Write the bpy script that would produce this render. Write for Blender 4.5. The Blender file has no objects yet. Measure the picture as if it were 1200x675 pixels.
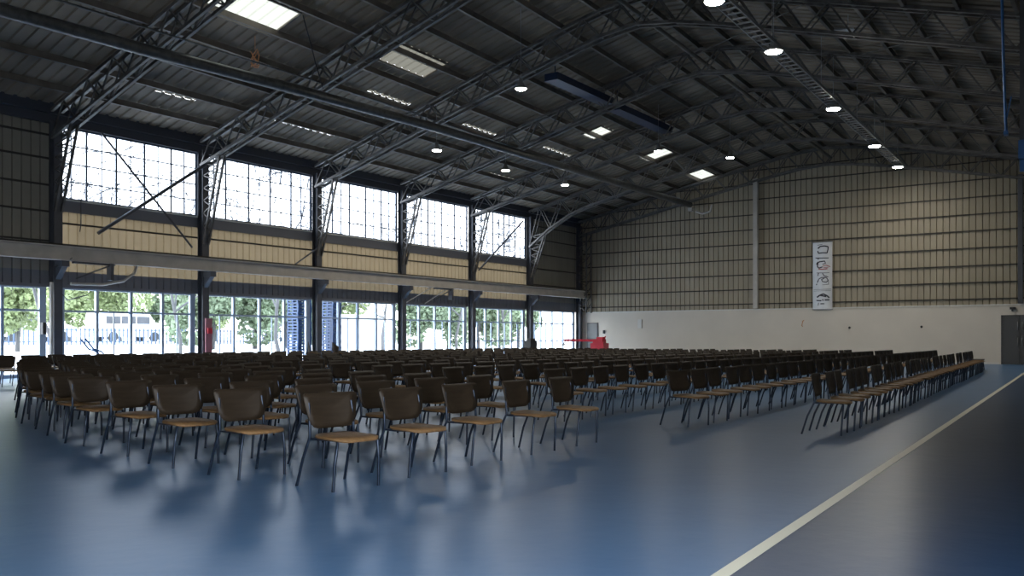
import bpy, math, random
import numpy as np
from mathutils import Vector, Matrix

# ------------------------------------------------------------------ camera, sky, exposure
C = bpy.context.scene.collection
SC = bpy.context.scene
R = math.radians
cam_d = bpy.data.cameras.new('camera'); cam = bpy.data.objects.new('camera', cam_d); C.objects.link(cam)
cam.location = (0, 0, 1.3)
cam.rotation_euler = (R(90), 0, R(-90 + 34.55))
cam_d.sensor_width = 36; cam_d.lens = 36 * 1060 / 1200
cam_d.shift_y = 59.5 / 1200
cam_d.clip_start = .05; cam_d.clip_end = 500
SC.camera = cam
SC.view_settings.view_transform = 'Standard'; SC.view_settings.look = 'None'
SC.view_settings.gamma = 1; SC.view_settings.use_curve_mapping = False
EXPOSURE = 1.9
SKY = 3.0
HIGHBAY_W = 13
SMALL_W = 24
SC.view_settings.exposure = EXPOSURE
SC.cycles.max_bounces = 8; SC.cycles.diffuse_bounces = 5; SC.cycles.glossy_bounces = 3
SC.cycles.transparent_max_bounces = 12; SC.cycles.transmission_bounces = 4
SC.cycles.sample_clamp_indirect = 4.0
SC.cycles.use_denoising = True

w = bpy.data.worlds.new('sky'); SC.world = w; w.use_nodes = True
nt = w.node_tree; nt.nodes.clear()
_o = nt.nodes.new('ShaderNodeOutputWorld'); _b = nt.nodes.new('ShaderNodeBackground')
_tc = nt.nodes.new('ShaderNodeTexCoord'); _sx = nt.nodes.new('ShaderNodeSeparateXYZ'); _rp = nt.nodes.new('ShaderNodeValToRGB')
nt.links.new(_tc.outputs['Generated'], _sx.inputs[0]); nt.links.new(_sx.outputs['Z'], _rp.inputs[0])
_rp.color_ramp.elements[0].position = 0.0; _rp.color_ramp.elements[0].color = (.97, .98, 1, 1)
_rp.color_ramp.elements[1].position = 0.7; _rp.color_ramp.elements[1].color = (.78, .88, 1, 1)
nt.links.new(_rp.outputs[0], _b.inputs[0]); _b.inputs[1].default_value = SKY
nt.links.new(_b.outputs[0], _o.inputs[0])

random.seed(7)
PI = math.pi

# ------------------------------------------------------------------ materials
def mat(name, col, rough=.6, metal=0.0, noise=None, bump=None, transl=0, emit=None, spec=None):
    m = bpy.data.materials.new(name); m.use_nodes = True
    n = m.node_tree.nodes; l = m.node_tree.links
    p = n['Principled BSDF']; out = n['Material Output']
    p.inputs['Base Color'].default_value = (*col, 1); p.inputs['Roughness'].default_value = rough
    p.inputs['Metallic'].default_value = metal
    if spec is not None: p.inputs['Specular IOR Level'].default_value = spec
    tc = n.new('ShaderNodeTexCoord')
    if noise:
        sc, amt = noise[:2]
        mp = n.new('ShaderNodeMapping'); l.new(tc.outputs['Object'], mp.inputs[0])
        if len(noise) > 2: mp.inputs['Scale'].default_value = noise[2]
        nz = n.new('ShaderNodeTexNoise'); nz.inputs['Scale'].default_value = sc; nz.inputs['Detail'].default_value = 5
        l.new(mp.outputs[0], nz.inputs[0])
        rp = n.new('ShaderNodeValToRGB'); rp.color_ramp.elements[0].position = .3; rp.color_ramp.elements[1].position = .7
        rp.color_ramp.elements[0].color = (*[c * (1 - amt) for c in col], 1)
        rp.color_ramp.elements[1].color = (*[min(1, c * (1 + amt)) for c in col], 1)
        l.new(nz.outputs[0], rp.inputs[0]); l.new(rp.outputs[0], p.inputs['Base Color'])
    if bump:
        nb = n.new('ShaderNodeTexNoise'); nb.inputs['Scale'].default_value = bump[0]; l.new(tc.outputs['Object'], nb.inputs[0])
        bp = n.new('ShaderNodeBump'); bp.inputs['Strength'].default_value = bump[1]; bp.inputs['Distance'].default_value = bump[2] if len(bump) > 2 else .02
        l.new(nb.outputs[0], bp.inputs['Height']); l.new(bp.outputs[0], p.inputs['Normal'])
    if emit:
        p.inputs['Emission Color'].default_value = (*emit[0], 1); p.inputs['Emission Strength'].default_value = emit[1]
    if transl:
        t = n.new('ShaderNodeBsdfTranslucent'); t.inputs[0].default_value = (*col, 1)
        mx = n.new('ShaderNodeMixShader'); mx.inputs[0].default_value = transl
        l.new(p.outputs[0], mx.inputs[1]); l.new(t.outputs[0], mx.inputs[2]); l.new(mx.outputs[0], out.inputs[0])
    return m

def glass_mat(name, tint, fac):
    m = bpy.data.materials.new(name); m.use_nodes = True
    n = m.node_tree.nodes; l = m.node_tree.links; out = n['Material Output']; n.remove(n['Principled BSDF'])
    t = n.new('ShaderNodeBsdfTransparent'); t.inputs[0].default_value = (*tint, 1)
    g = n.new('ShaderNodeBsdfGlossy'); g.inputs['Roughness'].default_value = .05
    mx = n.new('ShaderNodeMixShader'); mx.inputs[0].default_value = fac
    l.new(t.outputs[0], mx.inputs[1]); l.new(g.outputs[0], mx.inputs[2]); l.new(mx.outputs[0], out.inputs[0])
    return m

def floor_mat():
    m = mat('floor_rubber', (.14, .24, .38), .3, spec=.15)
    n = m.node_tree.nodes; l = m.node_tree.links; p = n['Principled BSDF']
    tc = n.new('ShaderNodeTexCoord'); sx = n.new('ShaderNodeSeparateXYZ'); l.new(tc.outputs['Object'], sx.inputs[0])
    # paint boundary: the navy court lies beyond the cream line
    mu = n.new('ShaderNodeMath'); mu.operation = 'MULTIPLY_ADD'; mu.inputs[1].default_value = -LINE_K; mu.inputs[2].default_value = -LINE_C
    l.new(sx.outputs['X'], mu.inputs[0])
    ad = n.new('ShaderNodeMath'); ad.operation = 'ADD'; l.new(sx.outputs['Y'], ad.inputs[0]); l.new(mu.outputs[0], ad.inputs[1])
    gt = n.new('ShaderNodeMath'); gt.operation = 'GREATER_THAN'; gt.inputs[1].default_value = 0; l.new(ad.outputs[0], gt.inputs[0])
    nz = n.new('ShaderNodeTexNoise'); nz.inputs['Scale'].default_value = .6; nz.inputs['Detail'].default_value = 6; l.new(tc.outputs['Object'], nz.inputs[0])
    def ramp(a, b):
        r = n.new('ShaderNodeValToRGB'); r.color_ramp.elements[0].position = .35; r.color_ramp.elements[1].position = .65
        r.color_ramp.elements[0].color = (*a, 1); r.color_ramp.elements[1].color = (*b, 1); l.new(nz.outputs[0], r.inputs[0]); return r
    r1 = ramp((.02, .055, .125), (.024, .062, .138)); r2 = ramp(FLOOR_A, FLOOR_B)
    mx = n.new('ShaderNodeMixRGB'); l.new(gt.outputs[0], mx.inputs[0]); l.new(r1.outputs[0], mx.inputs[1]); l.new(r2.outputs[0], mx.inputs[2])
    l.new(mx.outputs[0], p.inputs['Base Color'])
    n2 = n.new('ShaderNodeTexNoise'); n2.inputs['Scale'].default_value = 3.2; n2.inputs['Detail'].default_value = 3; l.new(tc.outputs['Object'], n2.inputs[0])
    bp = n.new('ShaderNodeBump'); bp.inputs['Strength'].default_value = .08; bp.inputs['Distance'].default_value = .05
    l.new(n2.outputs[0], bp.inputs['Height']); l.new(bp.outputs[0], p.inputs['Normal'])
    return m
LINE_K, LINE_C = (3.5 - 1.87) / (40.4 - 4.73), 1.87 - 4.73 * (3.5 - 1.87) / (40.4 - 4.73)
FLOOR_A, FLOOR_B = (.086, .176, .325), (.096, .194, .35)

M = {
 'floor': floor_mat(),
 'line': mat('cream_paint', (.82, .79, .64), .5),
 'deck': mat('roof_sheet', (.20, .16, .115), .65, noise=(.8, .35, (1, .3, 1))),
 'steel': mat('truss_steel', (.13, .122, .115), .45, .3, noise=(3, .35)),
 'purlin': mat('purlin_steel', (.15, .13, .11), .5, .3, noise=(1.5, .3)),
 'column': mat('column_steel', (.075, .078, .09), .5, .2, noise=(2, .2)),
 'gauge': mat('blue_grey_frame', (.34, .41, .52), .45),
 'eave': mat('eave_steel', (.045, .05, .065), .5),
 'pipe': mat('galvanised_pipe', (.10, .10, .10), .35, .5, noise=(6, .3)),
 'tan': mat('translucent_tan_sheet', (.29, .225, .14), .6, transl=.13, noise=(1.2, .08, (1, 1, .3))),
 'drab': mat('drab_wall_sheet', (.22, .205, .17), .6, noise=(1.0, .12, (1, 1, .2))),
 'endsheet': mat('end_wall_sheet', (.31, .265, .19), .6, noise=(1.0, .08, (1, 1, .2))),
 'flash': mat('grey_flashing', (.14, .143, .16), .55),
 'girt': mat('girt_steel', (.035, .03, .025), .8),
 'crane': mat('crane_beam_paint', (.42, .39, .35), .45, noise=(2, .12)),
 'white': mat('white_render', (.60, .54, .455), .7, noise=(.7, .04)),
 'trim': mat('pale_trim', (.62, .60, .55), .6),
 'winframe': mat('window_frame_dark', (.07, .09, .13), .5),
 'glass': glass_mat('clear_glass', (.93, .97, .99), .06),
 'dustglass': glass_mat('dusty_glass', (.52, .56, .61), .04),  # clerestory tint added to tone down the bright sky
 'skylight': mat('skylight_sheet', (.15, .145, .12), .5, transl=.85, noise=(5, .5, (6, .6, 1))),
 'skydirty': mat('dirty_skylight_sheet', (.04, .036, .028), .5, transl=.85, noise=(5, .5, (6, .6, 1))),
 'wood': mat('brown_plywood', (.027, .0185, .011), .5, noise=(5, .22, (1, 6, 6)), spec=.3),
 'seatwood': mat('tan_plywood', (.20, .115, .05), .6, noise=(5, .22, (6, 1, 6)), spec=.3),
 'leg': mat('dark_chrome', (.022, .035, .06), .3, .5),
 'lampbody': mat('lamp_housing', (.35, .35, .35), .4, .6),
 'lens': mat('lamp_lens', (1, 1, 1), .4, emit=((1, .96, .86), 60)),
 'lens_small': mat('small_lamp_lens', (1, 1, 1), .4, emit=((1, .94, .80), 25)),
 'tray': mat('cable_tray', (.30, .30, .30), .45, .4),
 'bluepaint': mat('blue_steel_paint', (.03, .12, .32), .4),
 'darkblue': mat('dark_blue_duct', (.012, .024, .06), .45),
 'copper': mat('rusty_cable', (.55, .24, .10), .5),
 'black': mat('black_rubber', (.02, .02, .022), .6),
 'red': mat('red_paint', (.50, .02, .04), .4),
 'pink': mat('faded_red_paint', (.35, .14, .17), .6),
 'door': mat('grey_door', (.17, .17, .165), .5),
 'doordark': mat('dark_grey_door', (.07, .07, .07), .45),
 'banner': mat('banner_cloth', (.72, .73, .74), .8, noise=(2, .05)),
 'ink': mat('banner_ink', (.05, .05, .06), .8),
 'redink': mat('banner_red_ink', (.45, .15, .14), .8),
 'concrete': mat('pale_concrete', (.75, .76, .76), .9, noise=(.3, .06)),
 'leaf': mat('green_leaves', (.25, .30, .15), .6, transl=.35, noise=(.6, .4)),
 'leafdark': mat('dark_green_leaves', (.17, .22, .14), .6, transl=.3, noise=(.6, .4)),
 'bark': mat('bark', (.08, .08, .085), .9),
 'vanpaint': mat('white_van_paint', (.75, .77, .80), .3),
 'pallet': mat('blue_plastic', (.006, .038, .12), .45),
 'fence': mat('fence_steel', (.05, .08, .14), .5),
}

# ------------------------------------------------------------------ mesh helpers
class MB:
    def __init__(s): s.v = []; s.f = []; s.sm = []
    def add(s, vs, fs, smooth=False):
        o = len(s.v); s.v += [tuple(x) for x in vs]; s.f += [tuple(i + o for i in f) for f in fs]; s.sm += [smooth] * len(fs); return s
    def box(s, a, b):
        (x0, y0, z0), (x1, y1, z1) = a, b
        return s.add([(x0,y0,z0),(x1,y0,z0),(x1,y1,z0),(x0,y1,z0),(x0,y0,z1),(x1,y0,z1),(x1,y1,z1),(x0,y1,z1)],
              [(0,3,2,1),(4,5,6,7),(0,1,5,4),(1,2,6,5),(2,3,7,6),(3,0,4,7)])
    def bar(s, p, q, wd, h=None, up=(0, 0, 1)):
        h = h or wd; p = Vector(p); q = Vector(q); d = (q - p).normalized(); up = Vector(up)
        if abs(d.dot(up)) > .98: up = Vector((1, 0, 0))
        a = d.cross(up).normalized() * wd / 2; b = a.cross(d).normalized() * h / 2
        vs = [p - a - b, p + a - b, p + a + b, p - a + b, q - a - b, q + a - b, q + a + b, q - a + b]
        return s.add(vs, [(0,1,2,3),(7,6,5,4),(0,4,5,1),(1,5,6,2),(2,6,7,3),(3,7,4,0)])
    def tube(s, pts, r, n=8, cap=True):
        pts = [Vector(p) for p in pts]; rs = r if isinstance(r, (list, tuple)) else [r] * len(pts)
        rings = []; ref = None
        for i, p in enumerate(pts):
            d = (pts[min(i + 1, len(pts) - 1)] - pts[max(i - 1, 0)]).normalized()
            if ref is None: ref = Vector((0, 0, 1)) if abs(d.z) < .9 else Vector((1, 0, 0))
            a = d.cross(ref).normalized(); b = d.cross(a).normalized(); ref = b.cross(d) if abs(d.dot(ref)) > .98 else ref
            rings.append([p + (a * math.cos(2*PI*k/n) + b * math.sin(2*PI*k/n)) * rs[i] for k in range(n)])
        vs = [v for rg in rings for v in rg]; fs = []
        for i in range(len(rings) - 1):
            for k in range(n):
                fs.append((i*n+k, i*n+(k+1)%n, (i+1)*n+(k+1)%n, (i+1)*n+k))
        s.add(vs, fs, True)
        if cap:
            s.add(rings[0], [tuple(range(n))]); s.add(rings[-1], [tuple(range(n))[::-1]])
        return s
    def lathe(s, prof, o=(0, 0, 0), n=20):
        vs = [(o[0] + r*math.cos(2*PI*k/n), o[1] + r*math.sin(2*PI*k/n), o[2] + z) for r, z in prof for k in range(n)]
        fs = [(i*n+k, i*n+(k+1)%n, (i+1)*n+(k+1)%n, (i+1)*n+k) for i in range(len(prof)-1) for k in range(n)]
        return s.add(vs, fs, True)
    def mesh(s, name, m):
        me = bpy.data.meshes.new(name); me.from_pydata(s.v, [], s.f); me.materials.append(m)
        me.polygons.foreach_set('use_smooth', s.sm); me.update(); return me
    def build(s, name, m, parent=None):
        o = bpy.data.objects.new(name, s.mesh(name, m)); C.objects.link(o)
        if parent: o.parent = parent
        return o
def tag(o, label=None, cat=None, group=None, kind=None):
    if label: o['label'] = label
    if cat: o['category'] = cat
    if group: o['group'] = group
    if kind: o['kind'] = kind
    return o
def struct(o, label=None): o['kind'] = 'structure'; (label and o.__setitem__('label', label)); return o
def empty(name, loc=(0, 0, 0), rz=0):
    o = bpy.data.objects.new(name, None); C.objects.link(o); o.location = loc; o.rotation_euler = (0, 0, rz); o.empty_display_size = .1; return o
def copy_tree(o, parent=None):
    c = o.copy(); C.objects.link(c); c.parent = parent
    for ch in o.children: copy_tree(ch, c)
    return c
ORD = ['first','second','third','fourth','fifth','sixth','seventh','eighth','ninth','tenth','eleventh','twelfth','thirteenth','fourteenth','fifteenth','sixteenth','seventeenth','eighteenth','nineteenth','twentieth']
TENS = {2: 'twenty', 3: 'thirty', 4: 'forty'}
def ordw(k):
    if k < 20: return ORD[k]
    t, u = divmod(k + 1, 10)
    return {2: 'twentieth', 3: 'thirtieth', 4: 'fortieth'}[t] if u == 0 else TENS[t] + '-' + ORD[u - 1]

# ------------------------------------------------------------------ the hall
X0, X1, YR, YL = -8.0, 52.0, -1.9, 30.4
COLX = [-1.3, 4.6, 10.55, 16.5, 22.4, 28.4, 34.1, 39.9, 45.7, 51.6]
def slope(x): return .21 + .0031 * (52 - max(x, 16))
def deck(y, x=30): return 9.15 + slope(x) * 16.1 - math.sqrt((slope(x) * (y - 14.3)) ** 2 + .35 ** 2)
def chord(y, x=30):
    z = deck(y, x) - 1.15
    if abs(x - 45.7) < .1 and y > 26: z -= .75 * ((y - 26) / 3.2) ** 2
    return z

fl = MB(); fl.add([(X0-.2, YR-.2, 0), (X1+.2, YR-.2, 0), (X1+.2, YL+.15, 0), (X0-.2, YL+.15, 0)], [(0,1,2,3)])
struct(fl.build('floor', M['floor']), 'blue sports floor')
ln = MB(); a, b = (2.0, LINE_K*2.0+LINE_C), (X1 - .1, LINE_K*(X1-.1)+LINE_C); hw = .045
ln.add([(a[0], a[1]-hw, .003), (b[0], b[1]-hw, .003), (b[0], b[1]+hw, .003), (a[0], a[1]+hw, .003)], [(0,1,2,3)])
struct(ln.build('trim_1', M['line']), 'cream line painted on the blue floor')

# corrugated roof deck with real openings for the skylights and the added streak slits
SKYL = [(17.2, 19.9, 21.95, 23.4), (24.2, 26.8, 21.4, 22.6), (38.0, 39.2, 21.0, 22.1), (43.9, 45.2, 20.5, 22.0), (49.6, 51.6, 20.7, 21.9),
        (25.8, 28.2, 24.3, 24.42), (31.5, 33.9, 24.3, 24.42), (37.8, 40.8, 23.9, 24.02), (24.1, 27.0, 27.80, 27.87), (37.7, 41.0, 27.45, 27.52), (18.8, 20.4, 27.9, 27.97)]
PITCH = .4
def xs_profile(x0, x1, pitch=PITCH, flat=.62, dz=.05):
    out = []; x = x0
    while x < x1 - 1e-6:
        out += [(x, 0), (min(x + pitch*flat, x1), 0), (min(x + pitch*(flat+.08), x1), dz), (min(x + pitch*.92, x1), dz)]; x += pitch
    out.append((x1, 0))
    r = [out[0]]
    for p in out[1:]:
        if p[0] > r[-1][0] + 1e-5: r.append(p)
    return r
def snap(x): return X0 + round((x - X0) / PITCH) * PITCH
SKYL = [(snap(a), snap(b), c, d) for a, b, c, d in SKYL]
ys = sorted(set([round(YR - .2 + i * (YL + .4 - YR) / 36, 3) for i in range(37)] + [v for s in SKYL for v in s[2:]]))
prof = xs_profile(X0, X1 + .2)
dk = MB(); idx = {}
dv = [(x, y, deck(y, x) + dz) for y in ys for x, dz in prof]; df = []
nP = len(prof)
for j in range(len(ys) - 1):
    for i in range(nP - 1):
        xm = (prof[i][0] + prof[i+1][0]) / 2; ym = (ys[j] + ys[j+1]) / 2
        if any(s[0] < xm < s[1] and s[2] < ym < s[3] for s in SKYL): continue
        df.append((j*nP+i, j*nP+i+1, (j+1)*nP+i+1, (j+1)*nP+i))
dk.add(dv, df)
struct(dk.build('ceiling', M['deck']), 'dark corrugated metal roof sheeting')
SKN = ['large bright skylight panel near the top left of the ceiling', 'dim corrugated skylight panel over the second bay', 'small striped skylight panel in the middle of the ceiling',
       'striped skylight panel beside a lit lamp', 'farthest skylight panel close to the end wall']
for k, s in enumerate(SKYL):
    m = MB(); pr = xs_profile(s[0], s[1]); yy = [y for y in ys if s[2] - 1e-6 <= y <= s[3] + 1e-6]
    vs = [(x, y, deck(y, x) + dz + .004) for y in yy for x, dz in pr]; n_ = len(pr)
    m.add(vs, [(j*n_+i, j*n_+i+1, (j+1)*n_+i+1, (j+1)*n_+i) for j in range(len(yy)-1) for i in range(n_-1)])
    if k < 5:
        fr = empty('skylight', ((s[0]+s[1])/2, (s[2]+s[3])/2, deck((s[2]+s[3])/2, s[0])))
        tag(fr, SKN[k], 'skylight', 'roof skylight panels')
        o = m.build('panel', M['skydirty' if k == 1 else 'skylight'], fr); o.matrix_parent_inverse = Matrix.Translation(fr.location).inverted()
        f = MB()
        for yv in (s[2], s[3]): f.bar((s[0], yv, deck(yv, s[0])-.03), (s[1], yv, deck(yv, s[1])-.03), .06, .06)
        for xv in (s[0], s[1]): f.bar((xv, s[2], deck(s[2], xv)-.03), (xv, s[3], deck(s[3], xv)-.03), .06, .06)
        o = f.build('frame', M['purlin'], fr); o.matrix_parent_inverse = Matrix.Translation(fr.location).inverted()
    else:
        o = m.build('skylight_strip', M['skydirty'])  # added slit, stands for light streaks glinting on the purlins
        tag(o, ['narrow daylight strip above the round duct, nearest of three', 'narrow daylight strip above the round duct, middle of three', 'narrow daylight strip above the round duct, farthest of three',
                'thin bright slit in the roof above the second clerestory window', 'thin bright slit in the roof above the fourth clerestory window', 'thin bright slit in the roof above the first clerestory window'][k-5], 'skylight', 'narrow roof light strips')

def sheet(name, p0, p1, z0, ztop, m, inward, pitch=.31, dz=.06, label=None):
    """ribbed wall sheet from p0 to p1 (xy); ztop is a number or f(t along in metres)"""
    p0 = Vector((*p0, 0)); p1 = Vector((*p1, 0)); L = (p1 - p0).length; d = (p1 - p0) / L; nrm = Vector((*inward, 0))
    pr = xs_profile(0, L, pitch, .84, -dz)
    vs = []
    for t, q in pr:
        p = p0 + d * t + nrm * q; zt = ztop(t) if callable(ztop) else ztop
        vs += [(p.x, p.y, z0), (p.x, p.y, zt)]
    mb = MB(); mb.add(vs, [(2*i, 2*i+2, 2*i+3, 2*i+1) for i in range(len(pr)-1)])
    o = mb.build(name, m); struct(o, label); return o

# end wall
WH = 3.0
e = MB(); e.box((X1, YR - .2, 0), (X1 + .25, YL + .2, WH)); struct(e.build('wall_end', M['white']), 'white lower part of the end wall')
e = MB(); e.box((X1 - .05, YR, WH), (X1 + .25, YL + .1, WH + .06)); e.box((X1 - .02, YR, 0), (X1, 4.75, .1)); e.box((X1 - .02, 5.7, 0), (X1, 28.9, .1))
struct(e.build('baseboard_end', M['trim']), 'pale ledge and skirting of the end wall')
sheet('wall_end_upper', (X1 + .05, YR), (X1 + .05, YL), WH + .06, lambda t: deck(YR + t, 52) + .05, M['endsheet'], (-1, 0), label='ribbed beige sheeting of the end wall')
k = 0
for z in [3.35, 4.2, 5.07, 5.98, 6.87, 7.72, 8.6, 9.5, 10.4, 11.2]:
    g = MB()
    ya, yb = YR, YL - .3
    if z > deck(YL, 52) - .3:
        ya = max(YR, 14.3 - (12.45 - z) / .21); yb = min(yb, 14.3 + (12.45 - z) / .21)
    g.box((X1 - .03, ya, z), (X1 + .04, yb, z + .035)); g.box((X1 - .03, ya, z - .03), (X1 - .02, yb, z))
    o = g.build('wall_girt', M['girt'])
    tag(o, f'thin dark horizontal girt on the beige end wall, {ordw(k)} from the bottom', 'girt', 'girts of the end wall'); k += 1
for y, wd, lab in ((18.3, .26, 'pale steel post up the middle of the beige end wall'), (4.72, .22, 'dark steel post above the grey double door')):
    g = MB(); z1 = chord(y, 52) + .2; z0 = WH + .07
    g.box((X1 - .34, y - wd/2, z0), (X1 - .32, y + wd/2, z1)); g.box((X1 - .14, y - wd/2, z0), (X1 - .12, y + wd/2, z1)); g.box((X1 - .33, y - .012, z0), (X1 - .13, y + .012, z1))
    tag(g.build('wall_post', M['crane'] if y == 18.3 else (M['endsheet'] if y == 13.4 else M['column'])), lab, 'post')

FILL_OPENING = (-7.0, 3.8, 5.2)
# right and back walls (behind the camera)
e = MB()   # unseen opening added in the right wall to light floor and chairs
e.box((X0, YR - .3, 0), (FILL_OPENING[0], YR, 9.3)); e.box((FILL_OPENING[1], YR - .3, 0), (X1, YR, 9.3)); e.box((FILL_OPENING[0], YR - .3, FILL_OPENING[2]), (FILL_OPENING[1], YR, 9.3))
struct(e.build('wall_right', M['drab']))
e = MB(); e.box((X0 - .3, YR, 0), (X0, YL, 14.3)); struct(e.build('wall_back', M['drab']))

# left wall sheeting
ZW, ZF, ZB, ZC, ZT = 3.06, 3.62, 5.68, 6.12, 8.62
Y = YL
for i, (a, b) in enumerate(zip(COLX[:-1], COLX[1:])):
    win_low = i >= 2; win_up = 3 <= i <= 7
    if not win_low:
        e = MB(); e.box((a, Y, 0), (b, Y + .2, ZW)); struct(e.build('wall_left_base', M['drab']))
    e = MB(); e.box((a, Y - .04, ZW), (b, Y + .14, ZW + .1)); struct(e.build('wall_left_header', M['flash']))
    sheet('wall_left_band', (a, Y + .02), (b, Y + .02), ZW + .1, ZF, M['flash'], (0, -1), label='dark grey ribbed band above the glazing')
    if win_up:
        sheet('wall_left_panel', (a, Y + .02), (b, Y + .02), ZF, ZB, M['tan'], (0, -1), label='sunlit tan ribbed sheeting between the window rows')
        e = MB(); e.box((a, Y - .02, ZB), (b, Y + .12, ZC - .05)); struct(e.build('wall_left_sill_band', M['flash']))
        e = MB(); e.box((a, Y - .07, ZC - .05), (b, Y + .12, ZC)); struct(e.build('wall_left_ledge', M['trim']))
    else:
        sheet('wall_left_panel', (a, Y + .02), (b, Y + .02), ZF, deck(YL), M['drab'], (0, -1), label='plain ribbed wall sheeting')
        e = MB(); e.box((a, Y + .12, ZW), (b, Y + .14, deck(YL))); struct(e.build('wall_left_lining', M['drab']))
    for z in ([5.25] if win_up else [4.6, 5.6, 6.5, 7.4, 8.2]):
        e = MB(); e.box((a, Y - .09, z), (b, Y + .03, z + .05)); struct(e.build('trim_2', M['girt']))
e = MB(); e.box((X0, Y, 0), (COLX[0], Y + .2, deck(YL))); struct(e.build('wall_left_rear', M['drab']))
e = MB(); e.box((COLX[-1], Y, 0), (X1 + .2, Y + .2, deck(YL))); struct(e.build('wall_left_corner', M['white']))
e = MB(); e.box((X0, Y - .12, ZT), (X1, Y + .2, ZT + .38)); e.box((X0, Y - .3, ZT + .3), (X1, Y + .2, deck(YL - .3) + .06))
tag(e.build('eaves_beam', M['eave']), 'long dark blue eaves beam above the clerestory windows', 'beam')

# windows
wn = 1
for i in range(2, 9):
    a, b = COLX[i] + .2, COLX[i+1] - .2
    f = MB()
    f.box((a, Y, 0), (b, Y + .1, .12)); f.box((a, Y, 2.22), (b, Y + .08, 2.29)); f.box((a, Y - .01, ZW - .06), (b, Y + .1, ZW))
    n = 4
    for k in range(n + 1):
        x = a + .12 + (b - a - .24) * k / n; wd = .11 if k in (0, n) else .05
        f.box((x - wd, Y - .02, .1), (x + wd, Y + .1, ZW))
    for k in range(n):
        x = a + .12 + (b - a - .24) * (k + .5) / n
        if (k + i) % 2 == 0: f.box((x - .02, Y + .02, .1), (x + .02, Y + .06, 2.25))
    if i in (7, 8):
        f.box((a, Y + .01, 1.15), (b, Y + .07, 1.2))
        for k in range(n): f.box((a + (b-a)*(k+.45)/n, Y + .01, .1), (a + (b-a)*(k+.45)/n + .07, Y + .07, 2.25))
    o = struct(f.build(f'window_{wn}', M['gauge']), 'tall ground floor glazing')
    g = MB(); g.add([(a, Y + .05, .1), (b, Y + .05, .1), (b, Y + .05, ZW), (a, Y + .05, ZW)], [(0,1,2,3)]); g.build('window_glass', M['glass'], o)
    wn += 1
for i in range(3, 8):
    a, b = COLX[i] + .12, COLX[i+1] - .12
    f = MB()
    f.box((a, Y - .02, ZC), (b, Y + .1, ZC + .05)); f.box((a, Y, ZT - .06), (b, Y + .1, ZT))
    for k in range(1, 4): z = ZC + (ZT - ZC) * k / 4; f.box((a, Y, z - .02), (b, Y + .05, z + .02))
    for k in range(11):
        x = a + (b - a) * k / 10; wd = .032 if k % 2 == 0 else .014
        if k in (0, 10): wd = .06
        f.box((x - wd, Y + .005, ZC), (x + wd, Y + .055, ZT))
    o = struct(f.build(f'window_{wn}', M['winframe']), 'clerestory window with a grid of slim bars')
    g = MB(); g.add([(a, Y + .03, ZC), (b, Y + .03, ZC), (b, Y + .03, ZT), (a, Y + .03, ZT)], [(0,1,2,3)]); g.build('window_glass', M['dustglass'], o)
    wn += 1

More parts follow.
